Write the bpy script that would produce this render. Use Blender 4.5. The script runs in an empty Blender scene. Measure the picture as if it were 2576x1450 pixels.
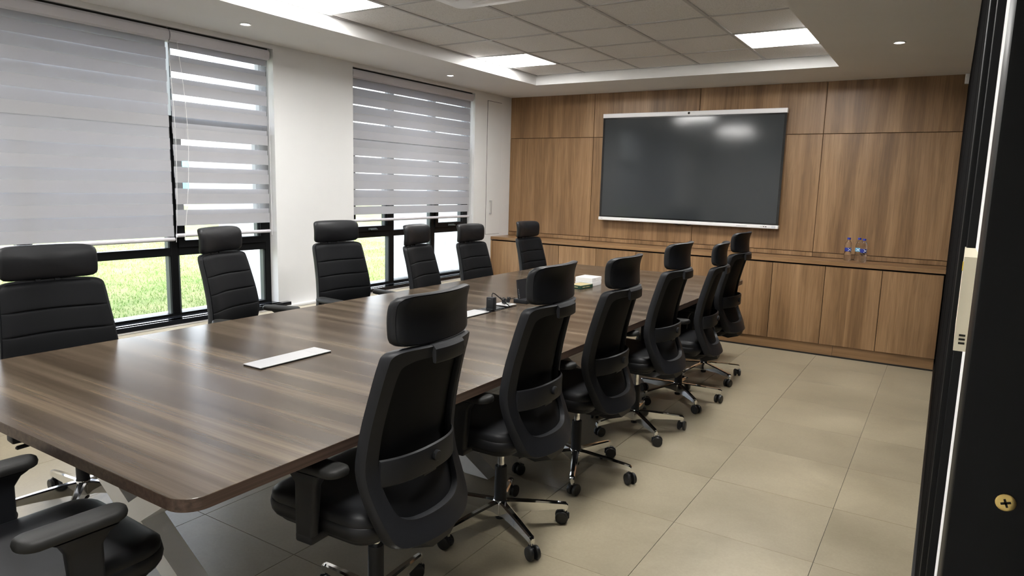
import bpy, bmesh, math, random
from mathutils import Vector, Matrix
random.seed(7)
R = math.radians
PI = math.pi
scene = bpy.context.scene
COL = scene.collection

# ------------------------------------------------------------------ camera
cam_d = bpy.data.cameras.new('camera')
cam_d.sensor_width = 36.0
cam_d.lens = 1727.87 / 2576 * 36.0
cam_d.clip_start = 0.02
cam_d.clip_end = 300
cam = bpy.data.objects.new('camera', cam_d)
COL.objects.link(cam)
cr = Vector((0.844295, 0.535226, 0.026435)); cu = Vector((-0.101488, 0.111265, 0.988595)); cf = Vector((-0.526181, 0.837349, -0.148259))
M = Matrix(((cr.x, cu.x, -cf.x), (cr.y, cu.y, -cf.y), (cr.z, cu.z, -cf.z))).to_4x4()
M.translation = Vector((4.7377, -7.4075, 1.5413))
cam.matrix_world = M
scene.camera = cam

# ------------------------------------------------------------------ world, sun, exposure
scene.view_settings.view_transform = 'Standard'
scene.view_settings.look = 'None'
scene.view_settings.gamma = 1.0
scene.view_settings.use_curve_mapping = False
scene.view_settings.exposure = 1.35
SUN_EL, SUN_AZ = R(29), R(90)        # sun stands behind the building, on the corridor side
W = bpy.data.worlds.new('sky'); scene.world = W; W.use_nodes = True
nt = W.node_tree; nt.nodes.clear()
o_ = nt.nodes.new('ShaderNodeOutputWorld'); b_ = nt.nodes.new('ShaderNodeBackground'); s_ = nt.nodes.new('ShaderNodeTexSky')
s_.sky_type = 'NISHITA'; s_.sun_disc = False; s_.sun_elevation = SUN_EL; s_.sun_rotation = SUN_AZ
s_.air_density = 1.0; s_.dust_density = 2.5; s_.ozone_density = 1.0
b_.inputs['Strength'].default_value = 0.92
hs = nt.nodes.new('ShaderNodeHueSaturation'); hs.inputs['Saturation'].default_value = .35
nt.links.new(s_.outputs[0], hs.inputs['Color']); nt.links.new(hs.outputs[0], b_.inputs[0]); nt.links.new(b_.outputs[0], o_.inputs[0])
sl = bpy.data.lights.new('sun', 'SUN'); sl.energy = 2.0; sl.angle = R(0.6); sl.color = (1.0, 0.95, 0.86)
sun = bpy.data.objects.new('sun', sl); COL.objects.link(sun)
# light travels towards -x (out over the lawn)
sdir = Vector((-math.cos(SUN_EL), 0.05, -math.sin(SUN_EL))).normalized()
sun.rotation_euler = sdir.to_track_quat('-Z', 'Y').to_euler()
PANEL_E = 19.5      # LED ceiling panels
SPOT_E = 14.0      # recessed downlights

# ------------------------------------------------------------------ dimensions (metres)
XR = 4.79; H1 = 2.612; H2 = 2.707; YN = -7.95
IX0, IX1, IY0, IY1 = 0.838, 3.823, -6.77, -0.825   # ceiling recess

# ------------------------------------------------------------------ mesh helpers
class MB:
    """collects vertices and faces for ONE mesh object"""
    def __init__(s): s.v = []; s.f = []
    def add(s, vs, fs):
        n = len(s.v); s.v += [tuple(p) for p in vs]; s.f += [tuple(i + n for i in f) for f in fs]; return s
    def box(s, x0, x1, y0, y1, z0, z1):
        return s.add([(x0,y0,z0),(x1,y0,z0),(x1,y1,z0),(x0,y1,z0),(x0,y0,z1),(x1,y0,z1),(x1,y1,z1),(x0,y1,z1)],
                     [(0,3,2,1),(4,5,6,7),(0,1,5,4),(1,2,6,5),(2,3,7,6),(3,0,4,7)])
    def bbox(s, x0, x1, y0, y1, z0, z1, b=.004, seg=2):
        bm = bmesh.new(); bmesh.ops.create_cube(bm, size=1)
        for v in bm.verts: v.co = ((x0+x1)/2 + v.co.x*(x1-x0), (y0+y1)/2 + v.co.y*(y1-y0), (z0+z1)/2 + v.co.z*(z1-z0))
        bmesh.ops.bevel(bm, geom=bm.edges[:], offset=b, segments=seg, profile=.5, affect='EDGES')
        bm.verts.index_update(); s.add([v.co[:] for v in bm.verts], [[v.index for v in f.verts] for f in bm.faces]); bm.free(); return s
    def loft(s, rings, closed=True, cap0=True, cap1=True, loop=False):
        n = len(rings[0]); b = len(s.v)
        for r in rings: s.v += [tuple(p) for p in r]
        m = len(rings)
        for i in range(m if loop else m-1):
            j = (i+1) % m
            for k in range(n if closed else n-1):
                l = (k+1) % n
                s.f.append((b+i*n+k, b+i*n+l, b+j*n+l, b+j*n+k))
        if closed and not loop:
            if cap0: s.f.append(tuple(b+k for k in range(n))[::-1])
            if cap1: s.f.append(tuple(b+(m-1)*n+k for k in range(n)))
        return s
    def lathe(s, prof, c=(0,0,0), ax='z', n=24):
        rings = []
        for r, h in prof:
            ring = []
            for k in range(n):
                a = 2*PI*k/n; p, q = r*math.cos(a), r*math.sin(a)
                ring.append({'z': (c[0]+p, c[1]+q, c[2]+h), 'x': (c[0]+h, c[1]+p, c[2]+q), 'y': (c[0]+q, c[1]+h, c[2]+p)}[ax])
            rings.append(ring)
        return s.loft(rings)
    def tube(s, pts, r, n=8):
        pts = [Vector(p) for p in pts]; rings = []
        up = Vector((0,0,1))
        for i, p in enumerate(pts):
            d = (pts[min(i+1, len(pts)-1)] - pts[max(i-1, 0)]).normalized()
            a = d.cross(up)
            if a.length < 1e-3: a = d.cross(Vector((1,0,0)))
            a.normalize(); b = a.cross(d).normalized()
            rr = r[i] if isinstance(r, (list, tuple)) else r
            rings.append([p + (a*math.cos(2*PI*k/n) + b*math.sin(2*PI*k/n))*rr for k in range(n)])
        return s.loft(rings)
    def prism(s, poly, ax, a, b):
        """poly of 2-D points extruded along axis ax from a to b"""
        mk = {'x': lambda p, t: (t, p[0], p[1]), 'y': lambda p, t: (p[0], t, p[1]), 'z': lambda p, t: (p[0], p[1], t)}[ax]
        return s.loft([[mk(p, a) for p in poly], [mk(p, b) for p in poly]])
    def mesh(s, name, smooth=True, ang=35):
        me = bpy.data.meshes.new(name); me.from_pydata(s.v, [], s.f); me.validate()
        bm = bmesh.new(); bm.from_mesh(me); bmesh.ops.recalc_face_normals(bm, faces=bm.faces[:]); bm.to_mesh(me); bm.free()
        if smooth:
            me.polygons.foreach_set('use_smooth', [True]*len(me.polygons)); me.set_sharp_from_angle(angle=R(ang))
        return me
    def obj(s, name, mat, parent=None, loc=(0,0,0), smooth=True, ang=35):
        return link(name, s.mesh(name, smooth, ang), mat, parent, loc)

def link(name, me, mat, parent=None, loc=(0,0,0)):
    o = bpy.data.objects.new(name, me); COL.objects.link(o); o.location = loc
    if mat is not None and not me.materials: me.materials.append(mat)
    if parent: o.parent = parent
    return o
def tag(o, label, cat, group=None):
    o['label'] = label; o['category'] = cat
    if group: o['group'] = group
    return o
def struct(o, label=None, cat=None):
    o['kind'] = 'structure'
    if label: o['label'] = label
    if cat: o['category'] = cat
    return o
def empty(name, loc=(0,0,0), rz=0):
    o = bpy.data.objects.new(name, None); COL.objects.link(o); o.location = loc; o.rotation_euler = (0,0,rz); o.empty_display_size = .1
    return o
def copy_tree(o, parent=None):
    c = o.copy(); COL.objects.link(c); c.parent = parent
    for ch in o.children: copy_tree(ch, c)
    return c
def spline(P, n):
    """Catmull-Rom through 2-D/3-D points, n samples per span"""
    out = []
    for i in range(len(P)-1):
        p0 = Vector(P[max(i-1,0)]); p1 = Vector(P[i]); p2 = Vector(P[i+1]); p3 = Vector(P[min(i+2, len(P)-1)])
        for k in range(n):
            t = k/n
            out.append(.5*((2*p1) + (p2-p0)*t + (2*p0-5*p1+4*p2-p3)*t*t + (3*p1-p0-3*p2+p3)*t**3))
    out.append(Vector(P[-1])); return out
def interp(tab, z):
    if z <= tab[0][0]: return tab[0][1]
    for (a, x), (b, y) in zip(tab, tab[1:]):
        if z <= b: return x + (y-x)*(z-a)/(b-a)
    return tab[-1][1]
def rrect(x0, x1, y0, y1, r, n=6):
    pts = []
    for cx, cy, a in ((x1-r,y1-r,0),(x0+r,y1-r,90),(x0+r,y0+r,180),(x1-r,y0+r,270)):
        for k in range(n+1):
            t = R(a+90*k/n); pts.append((cx+r*math.cos(t), cy+r*math.sin(t)))
    return pts

# ------------------------------------------------------------------ materials
def mat(name, col=(.5,.5,.5), rough=.5, metal=0., spec=.5, **kw):
    m = bpy.data.materials.new(name); m.use_nodes = True; b = m.node_tree.nodes['Principled BSDF']
    b.inputs['Base Color'].default_value = (*col, 1); b.inputs['Roughness'].default_value = rough; b.inputs['Metallic'].default_value = metal
    b.inputs['Specular IOR Level'].default_value = spec
    for k, v in kw.items(): b.inputs[k.replace('_', ' ')].default_value = v
    return m
def nd(m, t, **kw):
    n = m.node_tree.nodes.new(t)
    for k, v in kw.items(): setattr(n, k, v)
    return n
def lk(m, a, b): m.node_tree.links.new(a, b)
def coords(m, rand=True):
    tc = nd(m, 'ShaderNodeTexCoord')
    if not rand: return tc.outputs['Object']
    oi = nd(m, 'ShaderNodeObjectInfo'); mu = nd(m, 'ShaderNodeVectorMath', operation='SCALE')
    cb = nd(m, 'ShaderNodeCombineXYZ'); mm = nd(m, 'ShaderNodeMath', operation='MULTIPLY'); mm.inputs[1].default_value = 3.7
    lk(m, oi.outputs['Random'], mm.inputs[0])
    for i in range(3): lk(m, oi.outputs['Random'] if i != 1 else mm.outputs[0], cb.inputs[i])
    lk(m, cb.outputs[0], mu.inputs[0]); mu.inputs['Scale'].default_value = 13.0
    ad = nd(m, 'ShaderNodeVectorMath', operation='ADD'); lk(m, tc.outputs['Object'], ad.inputs[0]); lk(m, mu.outputs[0], ad.inputs[1])
    return ad.outputs[0]
def noise(m, vec, scale, detail=4, rough=.55, dist=0.):
    mp = nd(m, 'ShaderNodeMapping'); mp.inputs['Scale'].default_value = scale
    n = nd(m, 'ShaderNodeTexNoise'); n.inputs['Scale'].default_value = 1; n.inputs['Detail'].default_value = detail; n.inputs['Roughness'].default_value = rough; n.inputs['Distortion'].default_value = dist
    lk(m, vec, mp.inputs[0]); lk(m, mp.outputs[0], n.inputs['Vector']); return n.outputs['Fac']
def ramp(m, fac, stops):
    r = nd(m, 'ShaderNodeValToRGB'); e = r.color_ramp.elements
    while len(e) < len(stops): e.new(.5)
    for k, (p, c) in zip(e, stops): k.position = p; k.color = (*c, 1) if len(c) == 3 else c
    lk(m, fac, r.inputs[0]); return r.outputs[0]
def mixc(m, fac, a, b, mode='MIX'):
    x = nd(m, 'ShaderNodeMix', data_type='RGBA', blend_type=mode)
    if isinstance(fac, float): x.inputs[0].default_value = fac
    else: lk(m, fac, x.inputs[0])
    lk(m, a, x.inputs[6]); lk(m, b, x.inputs[7]); return x.outputs[2]
def bump(m, h, strength, dist=.001):
    b = nd(m, 'ShaderNodeBump'); b.inputs['Strength'].default_value = strength; b.inputs['Distance'].default_value = dist
    lk(m, h, b.inputs['Height']); lk(m, b.outputs[0], m.node_tree.nodes['Principled BSDF'].inputs['Normal'])
def base(m, c): lk(m, c, m.node_tree.nodes['Principled BSDF'].inputs['Base Color'])

def wood(name, stops, axis, rough, fine=.35, wide=5.5, rand=True, coat=0., along=.35, dist=.35, det=5, bm=.06, spec=.4, gl=.9, gd=0.):
    """streaky laminate, grain running along axis"""
    m = mat(name, rough=rough, spec=spec); v = coords(m, rand)
    sc = lambda a, l: tuple(l if k == 'xyz'.index(axis) else a for k in range(3))
    n1 = noise(m, v, sc(wide, along), det, .55, dist)
    n2 = noise(m, v, sc(70, gl), 3, .6, gd)
    n3 = noise(m, v, sc(300, 3.), 2, .6)
    c = ramp(m, n1, stops)
    g = ramp(m, n2, [(.30, (.55,)*3), (.62, (1.12,)*3)])
    h = ramp(m, n3, [(.30, (.70,)*3), (.55, (1.05,)*3)])
    c = mixc(m, fine, c, mixc(m, 1., c, g, 'MULTIPLY')); c = mixc(m, fine*.9, c, mixc(m, 1., c, h, 'MULTIPLY'))
    base(m, c)
    if bm: bump(m, n3, bm, .0006)
    if coat: m.node_tree.nodes['Principled BSDF'].inputs['Coat Weight'].default_value = coat
    return m
OAK = [(.28, (.155,.083,.036)), (.45, (.228,.128,.058)), (.58, (.300,.174,.084)), (.74, (.385,.237,.120))]
M_oak = wood('oak_laminate', OAK, 'z', .42, .55, 6.5, dist=.7, gl=2.6, gd=.8)
M_oak_h = wood('oak_laminate_worktop', OAK, 'x', .30)
M_walnut = wood('walnut_laminate', [(.28, (.038,.027,.018)), (.41, (.058,.042,.029)), (.50, (.080,.059,.041)), (.58, (.106,.080,.056)), (.72, (.150,.115,.081))], 'x', .24, .40, 11., False, along=.22, dist=.0, det=4, bm=.0, spec=.26)
M_walnut_edge = wood('walnut_edge_band', [(.3, (.050,.030,.022)), (.7, (.125,.082,.062))], 'y', .4, .4, 60, False)

def plaster(name, col, rough=.75, s=.05):
    m = mat(name, col, rough, spec=.3); v = coords(m, False)
    n = noise(m, v, (90,90,90), 3); base(m, ramp(m, noise(m, v, (1.3,1.3,1.3), 3), [(.3, tuple(c*.965 for c in col)), (.7, tuple(min(1, c*1.02) for c in col))]))
    bump(m, n, s, .001); return m
M_wall = plaster('white_wall_paint', (.72,.72,.715))
M_ceil = plaster('ceiling_paint', (.75,.745,.735))
M_cream = plaster('cream_trunking_plastic', (.74,.70,.60), .5, .01)
def tile_mat():
    m = mat('mineral_fibre_tile', (.62,.61,.60), .9, spec=.2); v = coords(m)
    n = noise(m, v, (130,130,130), 2, .7); base(m, ramp(m, n, [(.30, (.58,.57,.56)), (.52, (.75,.74,.73))])); bump(m, n, .25, .001); return m
M_ctile = tile_mat()
M_grid = mat('ceiling_grid_bar', (.46,.455,.45), .5)
def floor_mat():
    m = mat('beige_porcelain_tile', rough=.38, spec=.4); v = coords(m)
    a = noise(m, v, (2.2,2.2,2.2), 6, .62, .4); f = noise(m, v, (90,90,90), 3, .6)
    c = ramp(m, a, [(.28, (.285,.244,.168)), (.5, (.335,.287,.200)), (.72, (.38,.327,.230))])
    c = mixc(m, .35, c, mixc(m, 1., c, ramp(m, f, [(.3, (.82,)*3), (.7, (1.08,)*3)]), 'MULTIPLY'))
    base(m, c); bump(m, f, .12, .001)
    lk(m, ramp(m, a, [(.3, (.34,)*3), (.7, (.46,)*3)]), m.node_tree.nodes['Principled BSDF'].inputs['Roughness']); return m
M_floor = floor_mat()
M_grout = mat('grey_grout', (.22,.205,.175), .9)
def black_mat(name, col, rough, scale=0, st=.1, spec=.5):
    m = mat(name, col, rough, spec=spec)
    if scale:
        v = coords(m, False); bump(m, noise(m, v, (scale,)*3, 2), st, .0006)
    return m
M_plastic = black_mat('black_textured_plastic', (.0120,.0128,.0155), .50, 900, .12, .30)
M_leather = black_mat('black_leather', (.0085,.0090,.0108), .47, 420, .15, .32)
M_fabric = black_mat('black_back_fabric', (.0050,.0054,.0066), .72, 1400, .2, .18)
M_armpad = black_mat('black_soft_pad', (.0105,.0105,.0098), .55, 700, .1, .35)
M_rubber = black_mat('black_caster_rubber', (.012,.012,.012), .45)
M_chrome = mat('polished_chrome', (.80,.80,.80), .07, 1.)
M_groove = mat('brown_groove', (.12,.070,.036), .8)
M_gap = mat('dark_joint', (.012,.010,.008), .9)
M_alum_black = mat('black_aluminium', (.004,.0042,.0047), .42, spec=.16)
M_black_matt = mat('matt_black_panel', (.004,.004,.0045), .95, spec=.02)
M_alum_grey = mat('grey_green_aluminium', (.055,.066,.066), .4)
M_granite = mat('black_granite', (.012,.013,.016), .08, spec=.5)
M_white_plastic = mat('white_plastic', (.80,.80,.80), .35)
M_tv_white = mat('pale_grey_bezel', (.80,.79,.80), .4)
M_headbox = mat('lilac_grey_headbox', (.56,.545,.58), .35)
M_white_metal = plaster('white_powder_coat', (.78,.78,.77), .4, .02)
M_alu = mat('brushed_aluminium', (.46,.46,.47), .42, .5)
M_screen = mat('dark_screen_glass', (.032,.036,.039), .10, spec=.5)
M_black_gloss = mat('gloss_black', (.008,.008,.009), .15)
M_brass = mat('brass_screw', (.75,.55,.20), .35, 1.)
M_beige = mat('beige_plastic', (.70,.64,.49), .5)
M_ink = mat('dark_slot', (.02,.018,.014), .8, spec=.2)
def emis(name, col, e):
    m = mat(name, (.9,.9,.9), .5); b = m.node_tree.nodes['Principled BSDF']
    b.inputs['Emission Color'].default_value = (*col, 1); b.inputs['Emission Strength'].default_value = e; return m
M_led = emis('led_diffuser', (1.0,.985,.955), PANEL_E)
M_spot = emis('downlight_lamp', (1.0,.93,.88), SPOT_E)
def blind_mat(name, col, tr, trc):
    m = bpy.data.materials.new(name); m.use_nodes = True; n = m.node_tree.nodes; n.clear()
    out = n.new('ShaderNodeOutputMaterial'); d = n.new('ShaderNodeBsdfDiffuse'); t = n.new('ShaderNodeBsdfTranslucent'); x = n.new('ShaderNodeMixShader')
    d.inputs[0].default_value = (*col, 1); t.inputs[0].default_value = (*trc, 1); x.inputs[0].default_value = tr
    tc = n.new('ShaderNodeTexCoord'); no = n.new('ShaderNodeTexNoise'); no.inputs['Scale'].default_value = 600
    bp = n.new('ShaderNodeBump'); bp.inputs['Strength'].default_value = .15; bp.inputs['Distance'].default_value = .0005
    lk(m, tc.outputs['Object'], no.inputs['Vector']); lk(m, no.outputs['Fac'], bp.inputs['Height']); lk(m, bp.outputs[0], d.inputs['Normal'])
    lk(m, d.outputs[0], x.inputs[1]); lk(m, t.outputs[0], x.inputs[2]); lk(m, x.outputs[0], out.inputs[0]); return m
M_blind = blind_mat('grey_blind_fabric', (.47,.47,.49), .20, (.42,.45,.55))
def sheer_mat():
    m = bpy.data.materials.new('sheer_blind_fabric'); m.use_nodes = True; n = m.node_tree.nodes; n.clear()
    out = n.new('ShaderNodeOutputMaterial'); d = n.new('ShaderNodeBsdfTranslucent'); d2 = n.new('ShaderNodeBsdfDiffuse'); t = n.new('ShaderNodeBsdfTransparent'); x = n.new('ShaderNodeMixShader'); y = n.new('ShaderNodeMixShader')
    d.inputs[0].default_value = (.8,.82,.86,1); d2.inputs[0].default_value = (.7,.7,.72,1); y.inputs[0].default_value = .5; x.inputs[0].default_value = .80
    lk(m, d.outputs[0], y.inputs[1]); lk(m, d2.outputs[0], y.inputs[2]); lk(m, y.outputs[0], x.inputs[1]); lk(m, t.outputs[0], x.inputs[2]); lk(m, x.outputs[0], out.inputs[0]); return m
M_sheer = sheer_mat()
def glassy(name, tint, refl=1.0):
    m = bpy.data.materials.new(name); m.use_nodes = True; n = m.node_tree.nodes; n.clear()
    out = n.new('ShaderNodeOutputMaterial'); t = n.new('ShaderNodeBsdfTransparent'); g = n.new('ShaderNodeBsdfGlossy'); x = n.new('ShaderNodeMixShader'); f = n.new('ShaderNodeFresnel')
    t.inputs[0].default_value = (*tint, 1); g.inputs['Roughness'].default_value = .02; 
    ge = n.new('ShaderNodeNewGeometry'); io = n.new('ShaderNodeMix'); io.inputs[2].default_value = 1.45; io.inputs[3].default_value = 1/1.45
    lk(m, ge.outputs['Backfacing'], io.inputs[0]); lk(m, io.outputs[0], f.inputs[0])
    lk(m, f.outputs[0], x.inputs[0]); lk(m, t.outputs[0], x.inputs[1]); lk(m, g.outputs[0], x.inputs[2]); lk(m, x.outputs[0], out.inputs[0]); return m
M_glass = glassy('window_glass', (.95,.955,.965))
M_bottle = mat('clear_plastic_bottle', (.97,.98,1.), .04, spec=.5, Transmission_Weight=1., IOR=1.25)
M_cap = mat('blue_cap', (.015,.03,.30), .4)
M_label = mat('blue_label', (.015,.03,.25), .4)
M_label_l = mat('pale_blue_label', (.10,.42,.68), .4)
M_label_w = mat('white_label_print', (.8,.85,.9), .4)
def grass_mat(name, a, b):
    m = mat(name, rough=.9, spec=.1); v = coords(m, False)
    n = noise(m, v, (1.1,1.1,1.1), 4); n2 = noise(m, v, (14,14,14), 3)
    c = ramp(m, n, [(.3, a), (.7, b)]); c = mixc(m, .6, c, mixc(m, 1., c, ramp(m, n2, [(.3, (.55,)*3), (.7, (1.3,)*3)]), 'MULTIPLY')); base(m, c); return m
M_lawn = grass_mat('lawn_soil', (.12,.16,.05), (.22,.23,.10))
M_blade = grass_mat('grass_blades', (.085,.18,.04), (.19,.25,.085))
def render_mat():
    m = mat('rough_cast_render', (.78,.79,.80), .9, spec=.1); v = coords(m, False)
    n = noise(m, v, (28,28,4), 4, .7); base(m, ramp(m, n, [(.3, (.62,.63,.66)), (.6, (.84,.85,.86))])); bump(m, n, .9, .02); return m
M_render = render_mat()

# ================================================================== SETTING
# ---- floor: grout bed and single tiles
XL = [-.0] + [3.797 - .606*k for k in range(6, -1, -1)] + [4.403, XR]
YL = [-2.036 - .5985*k for k in range(-3, 10)]
YL = sorted([y for y in YL if YN < y < 0] + [YN, 0.])
fl = struct(MB().box(0, XR, YN, 0, -.06, -.003).obj('floor', M_grout, smooth=False), 'beige porcelain tile floor with thin grey joints')
cache = {}
for xa, xb in zip(XL, XL[1:]):
    for ya, yb in zip(YL, YL[1:]):
        if xb-xa < .02 or yb-ya < .02: continue
        k = (round(xb-xa, 3), round(yb-ya, 3))
        if k not in cache:
            g = .0011; w, d = k
            mb = MB(); mb.loft([[(g,g,-.003),(w-g,g,-.003),(w-g,d-g,-.003),(g,d-g,-.003)], [(g,g,-.0006),(w-g,g,-.0006),(w-g,d-g,-.0006),(g,d-g,-.0006)],
                                [(g+.0006,g+.0006,0),(w-g-.0006,g+.0006,0),(w-g-.0006,d-g-.0006,0),(g+.0006,d-g-.0006,0)]])
            cache[k] = mb.mesh('floor_tile', False)
        link('floor_tile', cache[k], M_floor, fl, (xa, ya, 0))

# ---- window wall (x = 0) with two openings
W1 = (-6.45, -3.59); W2 = (-2.705, -.77); ZS, ZH = .505, 2.575; TH = .25
wl = MB()
wl.box(-TH, 0, YN, W1[0], -.06, 2.9); wl.box(-TH, 0, W1[1], W2[0], -.06, 2.9); wl.box(-TH, 0, W2[1], .2, -.06, 2.9)
for a, b in (W1, W2): wl.box(-TH, 0, a, b, -.06, ZS-.03); wl.box(-TH, 0, a, b, ZH, 2.9)
struct(wl.obj('wall_left', M_wall, smooth=False), 'white painted window wall with two deep window openings')
# ---- back wall and its oak panels
wb = struct(MB().box(-.25, XR+.3, .014, .22, -.06, 2.9).obj('wall_back', M_groove, smooth=False), 'oak panelled back wall behind the big screen')
PX = [0, 1.15, 2.384, 3.624, XR]
for z0, z1 in ((.91, .9575), (.9575, 2.116), (2.116, H1)):
    for a, b in zip(PX, PX[1:]):
        g = .0028
        MB().bbox(a+g, b-g, 0, .014, z0+g, z1-(g if z1 < H1 else 0), .0015, 1).obj('wall_panel', M_oak, wb, smooth=False)
# ---- near wall behind the camera
struct(MB().box(-.25, XR+.6, YN-.2, YN, -.06, 2.9).obj('wall_near', M_wall, smooth=False), 'plain white wall behind the viewer')

# ---- right wall: black aluminium partition
PY0 = -6.29
wr = struct(MB().box(4.90, 5.0, PY0, .014, -.06, 2.9).obj('wall_right', M_alum_black, smooth=False), 'black aluminium partition seen edge on along the right side')
MB().bbox(4.757, 4.90, PY0, -.0, 0, .075, .003).obj('bottom_rail', M_alum_black, wr)
MB().bbox(4.775, 4.90, PY0, -.0, 2.50, H1-.002, .003).obj('top_rail', M_alum_black, wr)
ys = [PY0 + .03 + (abs(PY0)-.07)*k/5 for k in range(6)]
for y in ys: MB().bbox(4.7665, 4.90, y-.03, y+.03, .075, 2.50, .001).obj('post', M_black_matt, wr)
for a, b in zip(ys, ys[1:]): MB().box(4.7672, 4.775, a+.03, b-.03, .075, 2.50).obj('panel', M_black_matt, wr, smooth=False)
for k, (x, y) in enumerate(((4.7545, PY0-.012), (4.7615, PY0-.03))):
    MB().bbox(x, 4.90, y-.012, y+.012, 0, H1-.002, .0025).obj('end_profile', M_alum_black, wr)
# white pier between the partition and the door jamb, with its ragged sealant edge
pz = MB(); ring0 = []; ring1 = []
for k in range(60):
    z = H1*k/59; w = .004*math.sin(z*9.1)*math.sin(z*3.3+1) + .002*math.sin(z*31)
    ring0.append((4.7715, -6.318+w*4, z)); ring1.append((4.7715, -6.56, z))
n = len(pz.v); pz.v += ring0 + ring1 + [(4.95, p[1], p[2]) for p in ring1] + [(4.95, p[1], p[2]) for p in ring0]
for c in range(3):
    for k in range(59): pz.f.append((c*60+k, c*60+k+1, (c+1)*60+k+1, (c+1)*60+k))
struct(pz.obj('wall_pier', M_wall, smooth=False), 'narrow strip of white wall beside the black door jamb')
# near door jamb facing the viewer
dj = empty('door_1', (4.7537, -7.0, 0)); struct(dj, 'black door jamb close to the viewer with a brass screw', 'door jamb')
MB().bbox(0, .55, 0, .06, 0, H1-.002, .002).obj('jamb', M_alum_black, dj)
MB().bbox(.034, .55, -.02, 0, 0, H1-.002, .002).obj('stop_lip', M_alum_black, dj)
sc = MB(); sc.lathe([(0, 0), (.0036, 0), (.0044, .0005), (.0044, .0012), (.001, .0015)], (.0225, -.0013, 1.391), 'y', 20)
so = sc.obj('screw', M_brass, dj)
cx = MB()
for a in (R(20), R(110)):
    d = Vector((math.cos(a), 0, math.sin(a)))*.0022; q = Vector((-math.sin(a), 0, math.cos(a)))*.0005; c = Vector((.0225, -.0017, 1.391))
    cx.add([c-d-q, c+d-q, c+d+q, c-d+q, c-d-q+Vector((0,.0006,0)), c+d-q+Vector((0,.0006,0)), c+d+q+Vector((0,.0006,0)), c-d+q+Vector((0,.0006,0))], [(0,1,2,3),(4,5,6,7),(0,1,5,4),(2,3,7,6)])
cx.obj('cross_slot', M_ink, so, smooth=False)
# thin plaster wall closing the far side of the doorway
struct(MB().box(4.96, 5.1, YN, -6.29, -.06, 2.9).obj('wall_corridor', M_wall, smooth=False), 'wall behind the black door jamb')

# ---- ceiling: lower border, recess, grid and tiles
cl = MB(); T = 2.86
cl.box(0, IX0, YN, .014, H1, T); cl.box(IX1, XR+.3, YN, .014, H1, T); cl.box(IX0, IX1, YN, IY0, H1, T); cl.box(IX0, IX1, IY1, .014, H1, T)
cl.box(-TH, XR+.3, YN-.2, .22, T, 3.25)
ce = struct(cl.obj('ceiling', M_ceil, smooth=False), 'white ceiling border around a recessed grid of square tiles')
CX = [IX0, 1.413, 2.013, 2.613, 3.213, IX1]; CY = sorted([IY1] + [-1.37 - .6*k for k in range(0, 10)])
LIGHTS = {(0, -1.97), (4, -1.97), (0, -4.37), (4, -4.37), (0, -6.77), (4, -6.77)}
AC = (1.86, 2.80, -4.51, -3.57)
bm_ = .011
for i, x in enumerate(CX):
    w = .012 if 0 < i < 5 else .02
    MB().box(x-(w if i else 0), x+(w if i < 5 else 0), IY0, IY1, H2, H2+.02).obj('grid_bar', M_grid, ce, smooth=False)
for j, y in enumerate(CY):
    for xa, xb in zip(CX, CX[1:]):
        MB().box(xa+.012, xb-.012, y-(bm_ if j else 0), y+(bm_ if j < len(CY)-1 else .0), H2+.0005, H2+.02).obj('grid_bar', M_grid, ce, smooth=False)
cache = {}
for i, (xa, xb) in enumerate(zip(CX, CX[1:])):
    for ya, yb in zip(CY, CY[1:]):
        if (i, round(ya, 2)) in LIGHTS: continue
        k = (round(xb-xa, 3), round(yb-ya, 3))
        if k not in cache: cache[k] = MB().box(.004, k[0]-.004, .004, k[1]-.004, 0, .016).mesh('ceiling_tile', False)
        link('ceiling_tile', cache[k], M_ctile, ce, (xa, ya, H2+.006))
nm = {(0, -1.97): 'lit square LED ceiling panel beside the window wall near the far corner', (4, -1.97): 'lit square LED ceiling panel partly hidden by the right ceiling border',
      (0, -4.37): 'lit square LED ceiling panel cut by the top edge above the window', (4, -4.37): 'square LED ceiling panel above the right row of chairs, added out of view to light the room',
      (0, -6.77): 'square LED ceiling panel above the near end on the window side, added out of view to light the room', (4, -6.77): 'square LED ceiling panel above the near end on the door side, added out of view to light the room'}  # the three unseen panels are added as extra room light
for (i, ya), lab in nm.items():
    xa, xb = CX[i]+.012, CX[i+1]-.012; w, d = xb-xa, .6-.024
    t = empty('ceiling_light', (xa, ya+.012, H2)); tag(t, lab, 'ceiling light', 'LED panels in the ceiling grid')
    fr = MB(); e = .010
    fr.box(0, w, 0, e, .0, .02); fr.box(0, w, d-e, d, 0, .02); fr.box(0, e, e, d-e, 0, .02); fr.box(w-e, w, e, d-e, 0, .02)
    fr.obj('frame', M_white_plastic, t, smooth=False); MB().box(e, w-e, e, d-e, .003, .015).obj('diffuser', M_led, t, smooth=False)
# air conditioner cassette
ac = empty('ceiling_cassette', (AC[0], AC[2], H2-.03)); tag(ac, 'white ceiling air conditioner cassette at the top edge of the view', 'air conditioner')
w, d = AC[1]-AC[0], AC[3]-AC[2]
pm = MB(); pm.loft([[(x, y, .03) for x, y in rrect(0, w, 0, d, .05)], [(x, y, .014) for x, y in rrect(0, w, 0, d, .05)], [(x, y, 0) for x, y in rrect(.02, w-.02, .02, d-.02, .05)]]); pm.obj('panel', M_white_plastic, ac)
for k in range(22):
    y = .27 + .40*k/21; MB().box(.27, w-.27, y-.004, y+.004, -.004, 0).obj('grille_slat', M_grid, ac, smooth=False)
for x0, x1, y0, y1 in ((.2, w-.2, .08, .14), (.2, w-.2, d-.14, d-.08), (.08, .14, .2, d-.2), (w-.14, w-.08, .2, d-.2)):
    MB().bbox(x0, x1, y0, y1, -.004, .002, .002, 1).obj('louvre', M_white_plastic, ac)
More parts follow.
